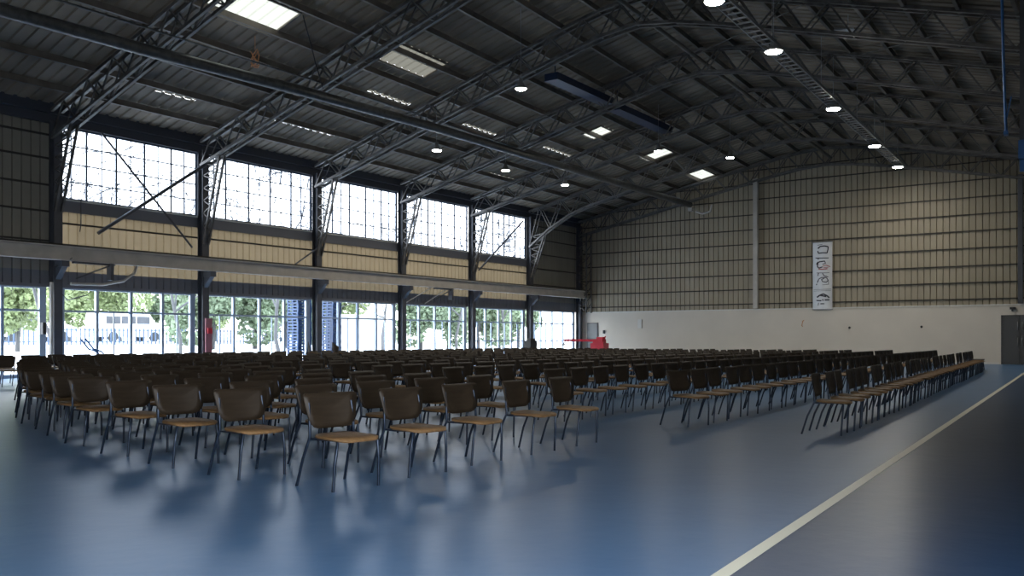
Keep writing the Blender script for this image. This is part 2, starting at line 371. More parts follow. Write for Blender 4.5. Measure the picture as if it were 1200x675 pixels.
# ------------------------------------------------------------------ steel frames: columns and trusses
CN = {2: 'just outside the first glazed bay', 3: 'at the near end of the clerestory windows', 4: 'between the first and second clerestory windows', 5: 'between the second and third clerestory windows, beside blue pallets',
      6: 'between the third and fourth clerestory windows', 7: 'between the fourth and fifth clerestory windows', 8: 'at the far end of the clerestory windows', 9: 'in the far corner against the white end wall'}
yb_ = [YR + .25 + (YL - .3 - YR - .25) * k / 22 for k in range(23)]
for i, x in enumerate(COLX):
    if i >= 2:
        t = empty('steel_column', (x, YL - .25, 0)); tag(t, 'dark steel column ' + CN[i], 'column', 'steel columns along the window wall')
        p = MB()
        p.box((-.15, .13, 0), (.15, .155, 8.7)); p.box((-.15, -.155, 0), (.15, -.13, 8.7)); p.box((-.012, -.13, 0), (.012, .13, 8.7))
        p.build('post', M['column'], t)
        q = MB(); q.box((-.22, -.22, 0), (.22, .22, .03)); q.build('base_plate', M['column'], t)
        if x < 51:
            # haunch: inner chord slanting from the truss down to the post, with lacing
            A = Vector((0, -1.15, chord(29.0, x))); B = Vector((0, -.16, 5.0 if x > 17 else 5.6))
            h = MB()
            for s in (-.12, .12): h.bar((s, A.y, A.z), (s, B.y, B.z), .075, .075)
            h.build('haunch_chord', M['steel'], t)
            l = MB()
            for k in range(7):
                u0, u1 = k / 7, (k + 1) / 7
                pa = A.lerp(B, u0); pb = Vector((0, -.15, A.z + (B.z - A.z) * (u0 + u1) / 2)); pc = A.lerp(B, u1)
                for s in (-.1, .1): l.bar((s, pa.y, pa.z), (s, pb.y, pb.z), .035); l.bar((s, pb.y, pb.z), (s, pc.y, pc.z), .035)
            l.build('lacing', M['steel'], t)
            k_ = MB(); k_.box((-.13, -.62, 3.72), (.13, -.15, 3.92)); k_.add([(-.1,-.15,3.3),(.1,-.15,3.3),(.1,-.55,3.72),(-.1,-.55,3.72),(-.1,-.15,3.72),(.1,-.15,3.72)], [(0,1,2,3),(0,3,4),(1,5,2),(2,5,4,3),(0,4,5,1)])
            k_.build('crane_bracket', M['column'], t)
        else:
            l = MB()
            for s in (-.3, .3): l.box((s - .05, -.75, 3.0), (s + .05, -.68, 8.2))
            for k in range(9):
                z = 3.1 + k * .55
                l.bar((-.3, -.7, z), (-.3, -.15, z + .28), .04); l.bar((-.3, -.15, z + .28), (-.3, -.7, z + .55), .04)
                l.bar((-.3, -.7, z), (.3, -.7, z + .5), .04)
            l.build('lacing', M['steel'], t)
    # truss
    if x < 4: continue
    tr = empty('roof_truss', (x, 14.3, 0)); tag(tr, ('lattice roof truss rising ' + CN.get(i, 'nearest above the camera')), 'roof truss', 'arched roof trusses')
    top = MB(); bot = MB(); web = MB()
    for s in (-.17, .17):
        for a, b in zip(yb_[:-1], yb_[1:]):
            top.bar((s, a - 14.3, deck(a, x) - .22), (s, b - 14.3, deck(b, x) - .22), .10, .10)
            bot.bar((s, a - 14.3, chord(a, x)), (s, b - 14.3, chord(b, x)), .10, .10)
        for k, (a, b) in enumerate(zip(yb_[:-1], yb_[1:])):
            m_ = (a + b) / 2
            web.bar((s, a - 14.3, chord(a, x)), (s, m_ - 14.3, deck(m_, x) - .22), .045); web.bar((s, m_ - 14.3, deck(m_, x) - .22), (s, b - 14.3, chord(b, x)), .045)
    for a in yb_: web.bar((-.17, a - 14.3, chord(a, x)), (.17, a - 14.3, chord(a, x)), .045)
    for a, b in zip(yb_[:-1], yb_[1:]): web.bar((-.17, a - 14.3, chord(a, x)), (.17, b - 14.3, chord(b, x)), .03)
    top.build('top_chord', M['steel'], tr); bot.build('bottom_chord', M['steel'], tr); web.build('web_lacing', M['steel'], tr)

# purlins
k = 0; y = YL - 1.5
while y > YR + .5:
    if y < 27.7 or y > 27.9:
        p = MB()
        for xa, xb in ((X0, 16), (16, 28), (28, 40), (40, X1)):
            za, zb = deck(y, xa), deck(y, xb)
            p.bar((xa, y, za - .12), (xb, y, zb - .12), .025, .2); p.bar((xa, y + .03, za - .215), (xb, y + .03, zb - .215), .10, .018)
        tag(p.build('roof_purlin', M['purlin']), f'long roof purlin, {ordw(k)} one up from the window wall', 'purlin', 'roof purlins'); k += 1
    y -= 1.46
# sag and wind bracing rods under the roof
k = 0
for a, b in ((28.4, 34.1), (39.9, 45.7)):
    for ya, yc in ((3, 8.5), (8.5, 14.3)):
        p = MB(); p.tube([(a, ya, deck(ya, a) - .3), (b, yc, deck(yc, b) - .3)], .018, 6)
        tag(p.build('brace_rod', M['steel']), ['low', 'high'][k % 2] + ' diagonal wind brace rod right of the ridge lamps, ' + ['nearer', 'farther'][k // 2] + ' bay', 'brace'); k += 1

# crane runway beam
cb = empty('runway_beam', (X0, 29.62, 0)); tag(cb, 'long pale crane runway beam crossing the window wall above the glazing', 'beam')
L = 51.75 - X0
p = MB(); p.box((0, -.16, 4.38), (L, .16, 4.42)); p.box((0, -.16, 3.93), (L, .16, 3.96)); p.box((0, -.012, 3.96), (L, .012, 4.38)); p.build('beam_section', M['crane'], cb)
p = MB(); p.box((0, -.035, 4.42), (L, .035, 4.49)); p.build('rail', M['girt'], cb)

# x braces on the left wall
def tubeobj(name, pts, r, m, label, cat, n=8):
    mb = MB(); mb.tube(pts, r, n); return tag(mb.build(name, M[m]), label, cat)
tubeobj('wall_brace', [(22.3, 29.9, 8.1), (17.9, 29.95, 5.0)], .065, 'column', 'thick diagonal brace rising to the right across the first clerestory window', 'brace')
tubeobj('wall_brace', [(17.9, 29.75, 8.5), (21.6, 29.75, 4.8)], .04, 'column', 'slim diagonal brace falling to the right across the first clerestory window', 'brace')
tubeobj('wall_brace', [(44.6, 29.9, 8.3), (40.2, 29.9, 5.1)], .05, 'column', 'diagonal brace across the fifth clerestory window near the far corner', 'brace')
tubeobj('wall_brace', [(28.2, 29.95, 5.3), (26.9, 29.95, 4.5)], .035, 'column', 'short brace on the tan sheeting left of the blue pallets', 'brace')
tubeobj('bent_pipe', [(16.7, 29.6, 3.16), (17.8, 29.5, 3.18), (18.6, 29.5, 3.35), (19.0, 29.5, 3.65), (19.1, 29.5, 3.9)], .05, 'crane', 'pale bent pipe under the runway beam by the first column', 'pipe')
tubeobj('prop_rod', [(34.3, 30.1, 3.1), (35.8, 29.62, 3.94)], .025, 'crane', 'nearer slanting rod under the runway beam', 'rod')
tubeobj('prop_rod', [(36.1, 30.36, 3.12), (37.1, 29.62, 3.94)], .025, 'crane', 'farther slanting rod under the runway beam', 'rod')
for x, lab in ((18.1, 'dark hanging bracket above the pale bent pipe'), (37.3, 'dark hanging bracket beside the two slanting rods')):
    p = MB(); p.box((x, 29.5, 3.35), (x + .12, 29.75, 3.93)); p.bar((x - 1.2, 29.6, 3.35), (x, 29.6, 3.85), .05); p.box((x - 1.3, 29.55, 3.86), (x + .2, 29.7, 3.92))
    tag(p.build('hanging_bracket', M['column']), lab, 'bracket')
tubeobj('downpipe', [(16.22, 29.9, .01), (16.22, 29.9, 3.2)], .06, 'crane', 'pale downpipe left of the first dark column', 'pipe')
p = MB(); p.box((22.25, 29.80, .0), (22.55, 29.84, 2.1)); tag(p.build('column_guard', M['pink']), 'faded pink strip on the foot of the second dark column', 'guard strip')
p = MB(); p.box((22.3, 29.72, 1.5), (22.5, 29.8, 1.72)); tag(p.build('alarm_box', M['red']), 'small red alarm box on the second dark column', 'alarm box')
p = MB(); p.box((16.08, 30.2, 1.45), (16.2, 30.38, 1.85)); tag(p.build('control_box', M['black']), 'small black control box left of the pale downpipe', 'control box')

# big pipes and ducts under the roof
tubeobj('roof_duct', [(X0, 22.4, 8.95), (14.8, 22.4, 9.24), (20, 22.4, 9.38), (27, 22.4, 9.5), (X1 - .3, 22.4, 9.5)], .17, 'pipe', 'long round metal duct running under the left roof slope', 'duct', 14)
tubeobj('roof_rod', [(X0, 23.3, 10.2), (25, 23.3, 10.2), (X1 - .3, 23.3, 9.75)], .035, 'pipe', 'thin rod running alongside the round duct', 'rod')
tubeobj('ridge_pipe', [(2, 14.5, deck(14.5, 2) - .5), (16, 14.6, deck(14.6, 16) - .5), (X1 - .3, 14.0, deck(14, 52) - .75)], .085, 'purlin', 'straight pipe running under the ridge left of the bright lamps', 'pipe', 10)
tubeobj('roof_cable', [(20.15, 22.04, deck(22.04, 20.15)), (20.9, 22.5, 11.1), (21.3, 22.7, 10.6), (21.94, 23.0, 9.9)], .02, 'black', 'dark cord hanging from the roof near the large skylight', 'cord', 6)
p = MB(); random.seed(3)
pts = []
for k in range(26):
    a = k * .9; pts.append((19.6 + .13*math.cos(a), 23.7 + .13*math.sin(a), 10.75 - .55 * abs(math.sin(k*.33))))
p.tube(pts, .022, 6); p.tube([(19.6, 23.7, 10.75), (19.6, 23.7, deck(23.7, 19.6))], .012, 5)
tag(p.build('cable_coil', M['copper']), 'orange tangled cable coil hanging below the large skylight', 'cable coil')
for (xa, xb, y, lab) in ((30.0, 34.6, 18.8, 'nearer dark blue duct under the roof'), (34.9, 40.3, 18.65, 'farther dark blue duct under the roof')):
    p = MB(); z = deck(y, xb) - .75; p.box((xa, y - .3, z), (xb, y + .3, z + .28)); 
    for q in (xa + .3, xb - .3): p.bar((q, y, z + .28), (q, y, deck(y, q)), .03)
    tag(p.build('blue_duct', M['darkblue']), lab, 'duct', 'blue roof ducts')
p = MB(); p.add([(29.9, 8.0, 11.25), (29.95, 7.4, 11.2), (30.6, 7.45, 11.22), (29.9, 8.0, 11.28), (29.95, 7.4, 11.23), (30.6, 7.45, 11.25)], [(0,2,1),(3,4,5),(0,1,4,3),(1,2,5,4),(2,0,3,5)])
p.bar((30.1, 7.6, 11.24), (30.1, 7.6, deck(7.6, 30.1)), .02)
tag(p.build('loose_sheet', M['tray']), 'pale triangular loose sheet under the dark roof', 'sheet')

# ridge cable tray with five high bay lamps
TR = lambda x: 8.72 + (x - 20) * .036
p = MB(); zt = 10.05
for s in (-.22, .22): p.bar((14, TR(14) + s, zt), (49, TR(49) + s, zt), .03, .1)
x = 14.1
while x < 49: p.box((x, TR(x) - .22, zt - .03), (x + .1, TR(x) + .22, zt - .01)); x += .42
x = 15
while x < 49: p.bar((x, TR(x), zt), (x, TR(x), deck(TR(x), x)), .02); x += 5.9
tag(p.build('cable_tray', M['tray']), 'pale ladder cable tray running beside the bright ridge lamps', 'cable tray')
def lamp_proto(name, r, lens, watts, col):
    t = empty(name)
    b = MB(); b.lathe([(0, .34), (r*.35, .34), (r*.4, .2), (r*.7, .12), (r, 0), (r*.97, -.01), (r*.6, .1), (0, .12)]); b.build('lamp_body', M['lampbody'], t)
    g = MB(); g.lathe([(r*.93, .015), (r*.8, -.03), (r*.4, -.05), (0, -.055)]); g.build('lens', M[lens], t)
    ld = bpy.data.lights.new('lamp_light', 'AREA'); ld.shape = 'DISK'; ld.size = r*1.6; ld.energy = watts; ld.color = col; ld.spread = R(165)
    lo = bpy.data.objects.new('light', ld); C.objects.link(lo); lo.parent = t; lo.location = (0, 0, -.07)
    return t
hb = lamp_proto('high_bay_lamp', .27, 'lens', HIGHBAY_W, (1, .95, .86))
HB = [(21.8, 'nearest bright ridge lamp, cut by the top of the picture'), (26.6, 'second nearest bright ridge lamp under the cable tray'), (34.5, 'middle one of the five bright ridge lamps'), (42.2, 'fourth bright ridge lamp, second nearest the end wall'), (48.0, 'farthest bright ridge lamp just above the end wall')]
for k, (x, lab) in enumerate(HB):
    o = hb if k == 0 else copy_tree(hb); o.location = (x, TR(x) + (.0 if k != 1 else -.1), 9.85); tag(o, lab, 'ceiling lamp', 'bright lamps along the ridge')
sm = lamp_proto('roof_lamp', .21, 'lens_small', SMALL_W, (1, .92, .78))
SL = [((28.7, 23.5, 9.0), 'small warm roof lamp below the round duct, nearest of its row'), ((33.9, 23.7, 9.0), 'small warm roof lamp below the round duct, middle of its row'), ((38.8, 23.5, 9.0), 'small warm roof lamp below the round duct, farthest of its row'),
      ((26.1, 17.6, 10.0), 'lone warm roof lamp in the upper middle of the dark ceiling'), ((38.4, 18.2, 10.0), 'warm roof lamp touching the striped skylight'), ((42.2, 16.2, 10.1), 'warm roof lamp nearest the top of the end wall, left of the ridge')]
for k, (l_, lab) in enumerate(SL):
    o = sm if k == 0 else copy_tree(sm); o.location = l_; tag(o, lab, 'ceiling lamp', 'small warm roof lamps')
    st = MB(); st.tube([(0, 0, .34), (0, 0, deck(l_[1], l_[0]) - l_[2])], .012, 6); st.build('hanger', M['lampbody'], o)
for o in [o for o in C.objects if o.name.startswith('high_bay_lamp')]:
    st = MB(); st.tube([(0, 0, .34), (0, 0, deck(o.location.y, o.location.x) - o.location.z)], .012, 6); st.build('hanger', M['lampbody'], o)

# blue hanging gear at the right edge
hp = empty('hanging_pole', (26.3, 2.72, -.8)); tag(hp, 'thin blue pole hanging from the dark roof near the right edge', 'pole')
p = MB(); p.tube([(0, .1, deck(2.8) + .75), (.02, .06, 9.2), (0, 0, 7.4)], .035, 8); p.build('pole', M['bluepaint'], hp)
p = MB(); p.box((-.12, -.05, 7.32), (.12, .05, 7.42)); p.bar((0, 0, 7.7), (.0, -.12, 8.3), .03); p.build('foot_clamp', M['bluepaint'], hp)
hg = empty('hoop_bracket', (26.3, 2.36, -.65)); tag(hg, 'bright blue steel bracket hanging at the right edge of the roof', 'bracket')
p = MB(); p.box((-.06, -.05, 6.2), (.06, .05, 7.0)); p.box((-.3, -.35, 6.5), (.3, .06, 6.95)); p.build('bracket', M['bluepaint'], hg)
p = MB(); p.bar((0, 0, 7.0), (0, 0, deck(2.36) + .6), .1); p.build('drop_post', M['column'], hg)

# ------------------------------------------------------------------ end wall fittings
def door(n, y0, y1, h, m, label):
    t = empty(f'door_{n}', (X1 - .03, (y0+y1)/2, 0)); struct(t, label)
    w2 = (y1 - y0) / 2
    p = MB(); p.box((-.04, -w2, 0), (.02, -w2 + .07, h)); p.box((-.04, w2 - .07, 0), (.02, w2, h)); p.box((-.04, -w2, h - .07), (.02, w2, h)); p.build('door_frame', M['doordark'], t)
    return t, w2
t, w2 = door(1, 28.95, 29.75, 2.35, 'door', 'plain grey door at the left end of the white wall')
p = MB(); p.box((-.03, -w2 + .07, .01), (.0, w2 - .07, 2.28)); p.build('door_leaf', M['door'], t)
p = MB(); p.tube([(-.08, -w2 + .15, 1.0), (-.08, -w2 + .28, 1.0)], .015, 6); p.box((-.09, -w2+.14, .98), (-.03, -w2+.17, 1.02)); p.build('door_handle', M['lampbody'], t)
t, w2 = door(2, 3.9, 5.6, 2.5, 'doordark', 'dark grey panelled double door at the right end of the white wall')
for s in (-1, 1):
    c = s * (w2 - .07) / 2; hw_ = (w2 - .07) / 2 - .01
    p = MB(); p.box((-.03, c - hw_, .01), (-.01, c + hw_, 2.43))
    for z0, z1 in ((.12, .75), (.85, 1.55), (1.65, 2.33)):
        p.box((-.045, c - hw_ + .08, z0), (-.03, c + hw_ - .08, z1))
    p.build('door_leaf', M['doordark'], t)
    p = MB(); yy = s * .1
    for z in (.95, 1.75): p.tube([(-.05, yy, z), (-.11, yy, z + .02), (-.11, yy, z + .38), (-.05, yy, z + .4)], .02, 6)
    p.build('door_handle', M['tray'], t)
def wallbox(name, y, z, w_, h, m, label, cat, d=.08, round_=False):
    p = MB()
    if round_:
        p.tube([(X1 - d, y, z), (X1, y, z)], [w_/2*.8, w_/2], 12); p.tube([(X1 - d - .05, y, z - .05), (X1 - d + .02, y, z)], .03, 6)
    else:
        p.box((X1 - d, y - w_/2, z - h/2), (X1, y + w_/2, z + h/2)); p.box((X1 - d - .015, y - w_/2 + .02, z - h/2 + .02), (X1 - d, y + w_/2 - .02, z + h/2 - .02))
    return tag(p.build(name, M[m]), label, cat)
wallbox('wall_phone', 28.5, 1.75, .13, .22, 'black', 'small black device on the white wall right of the grey door', 'wall device')
wallbox('wall_cabinet', 25.9, 2.25, .28, .55, 'trim', 'faint white box on the white wall near the left door', 'wall box')
p = MB(); p.tube([(X1, 15.65, 2.0), (X1 - .12, 15.65, 2.05), (X1 - .12, 15.6, 2.3), (X1 - .05, 15.55, 2.35)], .025, 6); tag(p.build('wall_hook', M['copper']), 'small rusty wall hook left of the banner foot', 'hook')
wallbox('wall_socket', 13.05, 1.92, .13, .13, 'black', 'small dark round fitting on the white wall right of the banner', 'wall fitting', .06, True)
wallbox('wall_socket', 9.35, 1.94, .13, .13, 'black', 'small dark round fitting on the white wall midway to the right door', 'wall fitting', .06, True)
p = MB(); p.box((X1 - .16, 4.95, 2.78), (X1, 5.2, 2.9)); p.tube([(X1 - .14, 5.07, 2.8), (X1 - .3, 5.07, 2.72)], .05, 8)
tag(p.build('wall_camera', M['black']), 'small black camera above the dark double door', 'camera')
p = MB(); p.box((X1 - .7, 22.1, 9.05), (X1 - .32, 22.35, 9.25)); p.tube([(X1-.6, 21.9, 9.0), (X1-.5, 21.5, 8.85), (X1-.5, 21.0, 8.95), (X1-.5, 20.9, 9.35)], .07, 8)
tag(p.build('duct_elbow', M['crane']), 'pale pipe elbow where the round duct meets the end wall', 'pipe')

# banner with brush-like characters
by0, by1, bz0, bz1 = 13.95, 15.03, 2.95, 6.75
xb_ = X1 - .12
bn = empty('wall_banner', (xb_, by0, bz0)); tag(bn, 'tall white vertical banner with black brushed characters on the end wall', 'banner')
WB, HBn = by1 - by0, bz1 - bz0
p = MB(); n = 18
vs = [(.012*math.sin(i*1.1) + dx, j*WB, i*HBn/n) for dx in (0, .006) for i in range(n+1) for j in (0, 1)]
o_ = 2*(n+1)
fs = [(2*i, 2*i+1, 2*i+3, 2*i+2) for i in range(n)] + [(o_+2*i, o_+2*i+2, o_+2*i+3, o_+2*i+1) for i in range(n)] + [(2*i, 2*i+2, o_+2*i+2, o_+2*i) for i in range(n)] + [(2*i+1, o_+2*i+1, o_+2*i+3, 2*i+3) for i in range(n)]
p.add(vs, fs, True); p.build('banner_cloth', M['banner'], bn)
p = MB(); p.tube([(.0, -.03, HBn), (.0, WB+.03, HBn)], .025, 8); p.tube([(.0, -.03, 0), (.0, WB+.03, 0)], .025, 8); p.build('banner_rod', M['tray'], bn)
def stroke(mb, pts, r):
    # pts in banner pixels: u 0..1 from the left edge, v 0..1 from the top
    P = [Vector((-.02, (1-u)*WB, (1-v)*HBn)) for u, v in pts]
    for a, b in zip(P[:-1], P[1:]): mb.bar(a, b, .008, r*2, up=(0, (b-a).z, -(b-a).y))
ink = MB()
def stk(pts, r=.028): stroke(ink, pts, r)
stk([(.25,.045),(.5,.035)], .012); stk([(.27,.095),(.38,.065),(.6,.06),(.8,.075)], .035); stk([(.8,.075),(.78,.12),(.74,.165)], .03); stk([(.26,.13),(.3,.165),(.5,.16),(.76,.165)], .03)
stk([(.15,.235),(.82,.24)], .02); stk([(.3,.245),(.27,.255)], .03)
stk([(.2,.33),(.25,.30),(.4,.29),(.62,.285)], .03); stk([(.28,.30),(.24,.36),(.32,.385),(.5,.37)], .03); stk([(.62,.285),(.66,.32),(.5,.33)], .02)
stk([(.2,.455),(.85,.46)], .012); stk([(.3,.46),(.27,.5)], .02); stk([(.5,.46),(.58,.50),(.8,.52)], .02)
stk([(.28,.555),(.45,.525),(.7,.53),(.8,.57),(.7,.60),(.5,.585),(.45,.555),(.6,.54)], .02); stk([(.3,.56),(.24,.60)], .025); stk([(.8,.57),(.82,.63),(.5,.635)], .01); stk([(.18,.625),(.22,.63)], .04)
stk([(.05,.705),(.95,.70)], .008); stk([(.05,.725),(.95,.72)], .006)
stk([(.22,.82),(.35,.79),(.55,.77),(.75,.80),(.85,.83)], .04); stk([(.4,.79),(.7,.81)], .04); stk([(.2,.865),(.45,.87)], .03); stk([(.5,.85),(.55,.87)], .03); stk([(.62,.86),(.86,.86)], .035); stk([(.3,.90),(.28,.94)], .015); stk([(.4,.915),(.6,.915)], .025)
ink.build('characters', M['ink'], bn)
ink = MB(); stk([(.3,.40),(.5,.405),(.75,.40)], .03); stk([(.5,.36),(.68,.345),(.9,.37)], .02); stk([(.55,.38),(.8,.385)], .018); ink.build('red_character', M['redink'], bn)

# red wheeled machine near the far left corner
rm = empty('red_hoist', (46.6, 25.9, 0), R(10)); tag(rm, 'red wheeled hoist with a long low arm behind the chairs', 'hoist')
p = MB(); p.box((-.5, -.45, .25), (.5, .35, 1.05)); p.box((-.38, -.35, 1.05), (.3, .25, 1.28)); p.box((-.15, -.3, 1.28), (.1, .1, 1.4)); p.bar((-.4, -.4, 1.1), (.3, -.3, 1.42), .07); p.build('body', M['red'], rm)
p = MB(); p.bar((0, .2, 1.2), (-.2, 2.1, 1.22), .16, .14); p.build('arm', M['red'], rm)
p = MB(); p.bar((-.2, 2.0, 1.22), (-.2, 2.15, .95), .05); p.box((-.28, 2.05, .9), (-.12, 2.2, 1.0)); p.build('hook', M['tray'], rm)
for sx in (-.42, .42):
    for sy in (-.4, .3):
        p = MB(); p.tube([(sx - .05, sy, .14), (sx + .05, sy, .14)], .14, 14); p.build('wheel', M['black'], rm)
# small bits by the windows
ht = empty('hand_truck', (17.35, 29.2, 0)); tag(ht, 'dark blue hand truck leaning in front of the first glazed bay', 'hand truck')
p = MB()
for s in (-.15, .15): p.tube([(-.45, s, 1.32), (-.4, s, 1.25), (-.15, s, .95), (.1, s, .88), (.2, s, .8), (.2, s, .05)], .03, 8)
for z, x in ((1.27, -.42), (.93, -.1), (.5, .2), (.15, .2)): p.tube([(x, -.15, z), (x, .15, z)], .025, 6)
p.build('frame', M['bluepaint'], ht)
p = MB(); p.box((.2, -.2, .02), (.5, .2, .035)); p.build('toe_plate', M['bluepaint'], ht)
for s in (-.22, .22):
    p = MB(); p.tube([(.1, s - .02, .12), (.1, s + .02, .12)], .12, 12); p.build('wheel', M['black'], ht)
p = MB(); p.box((44.3, 29.2, 0), (45.2, 29.75, .5)); p.box((44.4, 29.25, .5), (45.1, 29.7, 1.2)); p.box((44.5, 29.3, 1.2), (45.0, 29.6, 1.32)); tag(p.build('storage_case', M['girt']), 'dark case standing by the sixth column behind the chairs', 'case')

# ------------------------------------------------------------------ chairs
def rounded(w_, h, n=3, r=.08, r2=None):
    r2 = r2 or r; pts = []
    for cx, cy, a0, rr in ((w_/2-r2, -h/2+r2, -90, r2), (w_/2-r, h/2-r, 0, r), (-w_/2+r, h/2-r, 90, r), (-w_/2+r2, -h/2+r2, 180, r2)):
        for k in range(n + 1):
            a = R(a0 + 90*k/n); pts.append((cx + rr*math.cos(a), cy + rr*math.sin(a)))
    return pts
def shell(mb, outline, place, th, rings=3):
    """closed shell: outline scaled in to the centre, mapped by place(u,v,side)"""
    n = len(outline); vs = []; fs = []
    for side in (0, 1):
        for k in range(rings + 1):
            s = 1 - k / (rings + .6)
            vs += [place(u*s, v*s, side) for u, v in outline]
        vs.append(place(0, 0, side))
    per = n*(rings+1) + 1
    for side in (0, 1):
        o = side*per
        for k in range(rings):
            for i in range(n):
                q = (o+k*n+i, o+k*n+(i+1)%n, o+(k+1)*n+(i+1)%n, o+(k+1)*n+i); fs.append(q if side else q[::-1])
        for i in range(n):
            q = (o+rings*n+i, o+rings*n+(i+1)%n, o+per-1); fs.append(q if side else q[::-1])
    for i in range(n): fs.append((i, (i+1)%n, per+(i+1)%n, per+i))
    mb.add(vs, fs, True)
def seat_place(u, v, side):
    z = .455 - .35*u*u*0.3 + .25*(v*v) - (.10*max(0, -v-.12)/.1)*.35 + .02*abs(v)
    return (u, v - .11, z - (0 if side else .022))
def back_place(u, v, side):
    y = .145 + (v)*.16 - .5*u*u
    return (u*(1 + .1*v/.14), y + (0 if side else .014), .665 + v)
def tb(p, r=.0135, n=6): m = MB(); m.tube(p, r, n); return m
def chair_parts():
    out = []
    m = MB(); shell(m, rounded(.47, .43, 3, .1, .12), seat_place, .02); out.append(('seat', m, 'seatwood'))
    m = MB(); shell(m, rounded(.53, .31, 3, .035, .10), back_place, .014); out.append(('backrest', m, 'wood'))
    for s in (-1, 1):
        out.append(('leg', tb([(s*.26, .275, 0), (s*.245, .20, .25), (s*.237, .11, .44), (s*.235, .118, .6), (s*.23, .14, .74)]), 'leg'))
        out.append(('leg', tb([(s*.245, -.235, 0), (s*.235, -.25, .25), (s*.215, -.26, .41), (s*.20, -.23, .432)]), 'leg'))
    m = MB()
    for s in (-1, 1): m.tube([(s*.20, -.23, .432), (s*.225, .0, .428), (s*.236, .11, .43)], .011, 6); m.tube([(s*.235, .11, .56), (s*.15, .13, .55)], .009, 5)
    m.tube([(-.2, -.22, .425), (.2, -.22, .425)], .010, 6); m.tube([(-.23, .10, .428), (.23, .10, .428)], .010, 6)
    out.append(('seat_frame', m, 'leg'))
    return out
PARTS = chair_parts()
LOD_MESH = [(n, mb.mesh(n, M[mm])) for n, mb, mm in PARTS]
proto = empty('stacking_chair')
for n, me in LOD_MESH:
    o = bpy.data.objects.new(n, me); C.objects.link(o); o.parent = proto
spots = []   # x, y, rot, block, row, index
rng = random.Random(11)
W0 = [5.56, 6.75, 7.9, 9.1, 10.4, 11.5, 12.5, 13.5, 14.6, 15.7, 16.8, 17.9, 19.0, 20.1, 21.2, 22.3, 23.4, 24.5, 25.6, 26.7]
ROW0 = [5.40, 6.41, 7.38, 8.42, 9.42]
def near_l(y_):
    t_ = min(y_, 17.5) - 5.5; return 5.31 + .06*t_ + .021*t_*t_ + .5*max(0, y_ - 17.5)
for j, y_ in enumerate(W0):
    for i in range(5):
        if j == 0: x_ = ROW0[i]
        else: x_ = near_l(y_) + i * (.98 - .012*j) + rng.uniform(-.04, .04)
        if x_ > 11.0: continue
        rz_ = [-8, -6, -3, 0, 0][i] if j == 0 else -5 + 1.0*i + rng.uniform(-4, 4)
        spots.append((x_ + (.32 if i == 0 and j == 0 else .27), y_ + .23 + rng.uniform(-.03, .03), R(rz_), 'near block', j, i))
FARROWS = [(3.22, 12.45, .72), (5.3, 12.45, .80), (7.3, 12.15, .80)] + [(9.2 + 1.75*k, 12.0 + rng.uniform(-.15, .15), .80) for k in range(11)]
for j, (y_, x_, pt) in enumerate(FARROWS):
    if y_ > 15: x_ = max(x_, min(near_l(y_), 11.0) + 1.2)
    i = 0; x = x_
    while x < (39.6 if j == 0 else 41.4):
        yy = y_ + .25 + max(0, x - 12.4) * (.062 if j == 0 else .05 * max(0, 1 - j/6))
        if yy < 28.9:
            rr = R(rng.uniform(-4, 4)) - R(3)
            if j == 1 and i == 0: rr = R(-14)
            if j == 0: rr = R(4 + rng.uniform(-2, 2))
            spots.append((x + .25, yy + rng.uniform(-.03, .03), rr, 'far block', j, i))
        x += pt * rng.uniform(.97, 1.03); i += 1
cs, sn = math.cos(R(34.55)), math.sin(R(34.55))
def view(x, y, z=0.4):
    d = cs*x + sn*y; r_ = sn*x - cs*y
    return 600 + 1060*r_/d, 397 + 1060*(1.3 - z)/d, d
vis = []
for s_ in spots:
    px, py, d = view(s_[0], s_[1])
    if -25 < px < 1225 and d > 2: vis.append((d, s_))
vis.sort(key=lambda t_: t_[0])
NEARTXT = {0: 'nearest the camera'}
first = True
for d, (x, y, rz, blk, j, i) in vis[:300]:
    o = proto if first else copy_tree(proto); first = False
    o.location = (x, y, 0); o.rotation_euler = (0, 0, rz)
    if blk == 'near block':
        lab = f'brown plywood chair in the near block, {ordw(i)} along from the camera in {ordw(j)} row'
        if j == 0 and i == 0: lab = 'brown plywood chair at the very corner of the near block, closest to the camera'
        elif j == 0 and i == 4: lab = 'brown plywood chair ending the front row of the near block, beside the aisle'
    else:
        lab = f'brown chair of the far block, {ordw(i)} past the aisle in {ordw(j)} row from the line'
        if j == 0 and i == 0: lab = 'brown plywood chair at the near corner of the far block, closest to the cream line'
    tag(o, lab, 'chair', f'{blk} of brown chairs, {ordw(j)} row')
# the remaining far chairs: one mesh
allv = []; allf = []; allm = []; off = 0
mats = ['seatwood', 'wood', 'leg']
base = []
for n, mb, mm in PARTS: base.append((np.array(mb.v), mb.f, mats.index(mm)))
for d, (x, y, rz, blk, j, i) in vis[300:]:
    c_, s__ = math.cos(rz), math.sin(rz)
    for v_, f_, mi in base:
        q = np.stack([v_[:,0]*c_ - v_[:,1]*s__ + x, v_[:,0]*s__ + v_[:,1]*c_ + y, v_[:,2]], 1)
        allv.append(q); allf += [tuple(k + off for k in t_) for t_ in f_]; allm += [mi]*len(f_); off += len(q)
if allv:
    me = bpy.data.meshes.new('distant_chairs'); me.from_pydata(np.concatenate(allv).tolist(), [], allf)
    for m_ in mats: me.materials.append(M[m_])
    me.polygons.foreach_set('material_index', allm); me.polygons.foreach_set('use_smooth', [True]*len(allf)); me.update()
    o = bpy.data.objects.new('distant_chairs', me); C.objects.link(o)
    tag(o, 'mass of brown chairs filling the far rows of the hall', 'chairs', kind='stuff')
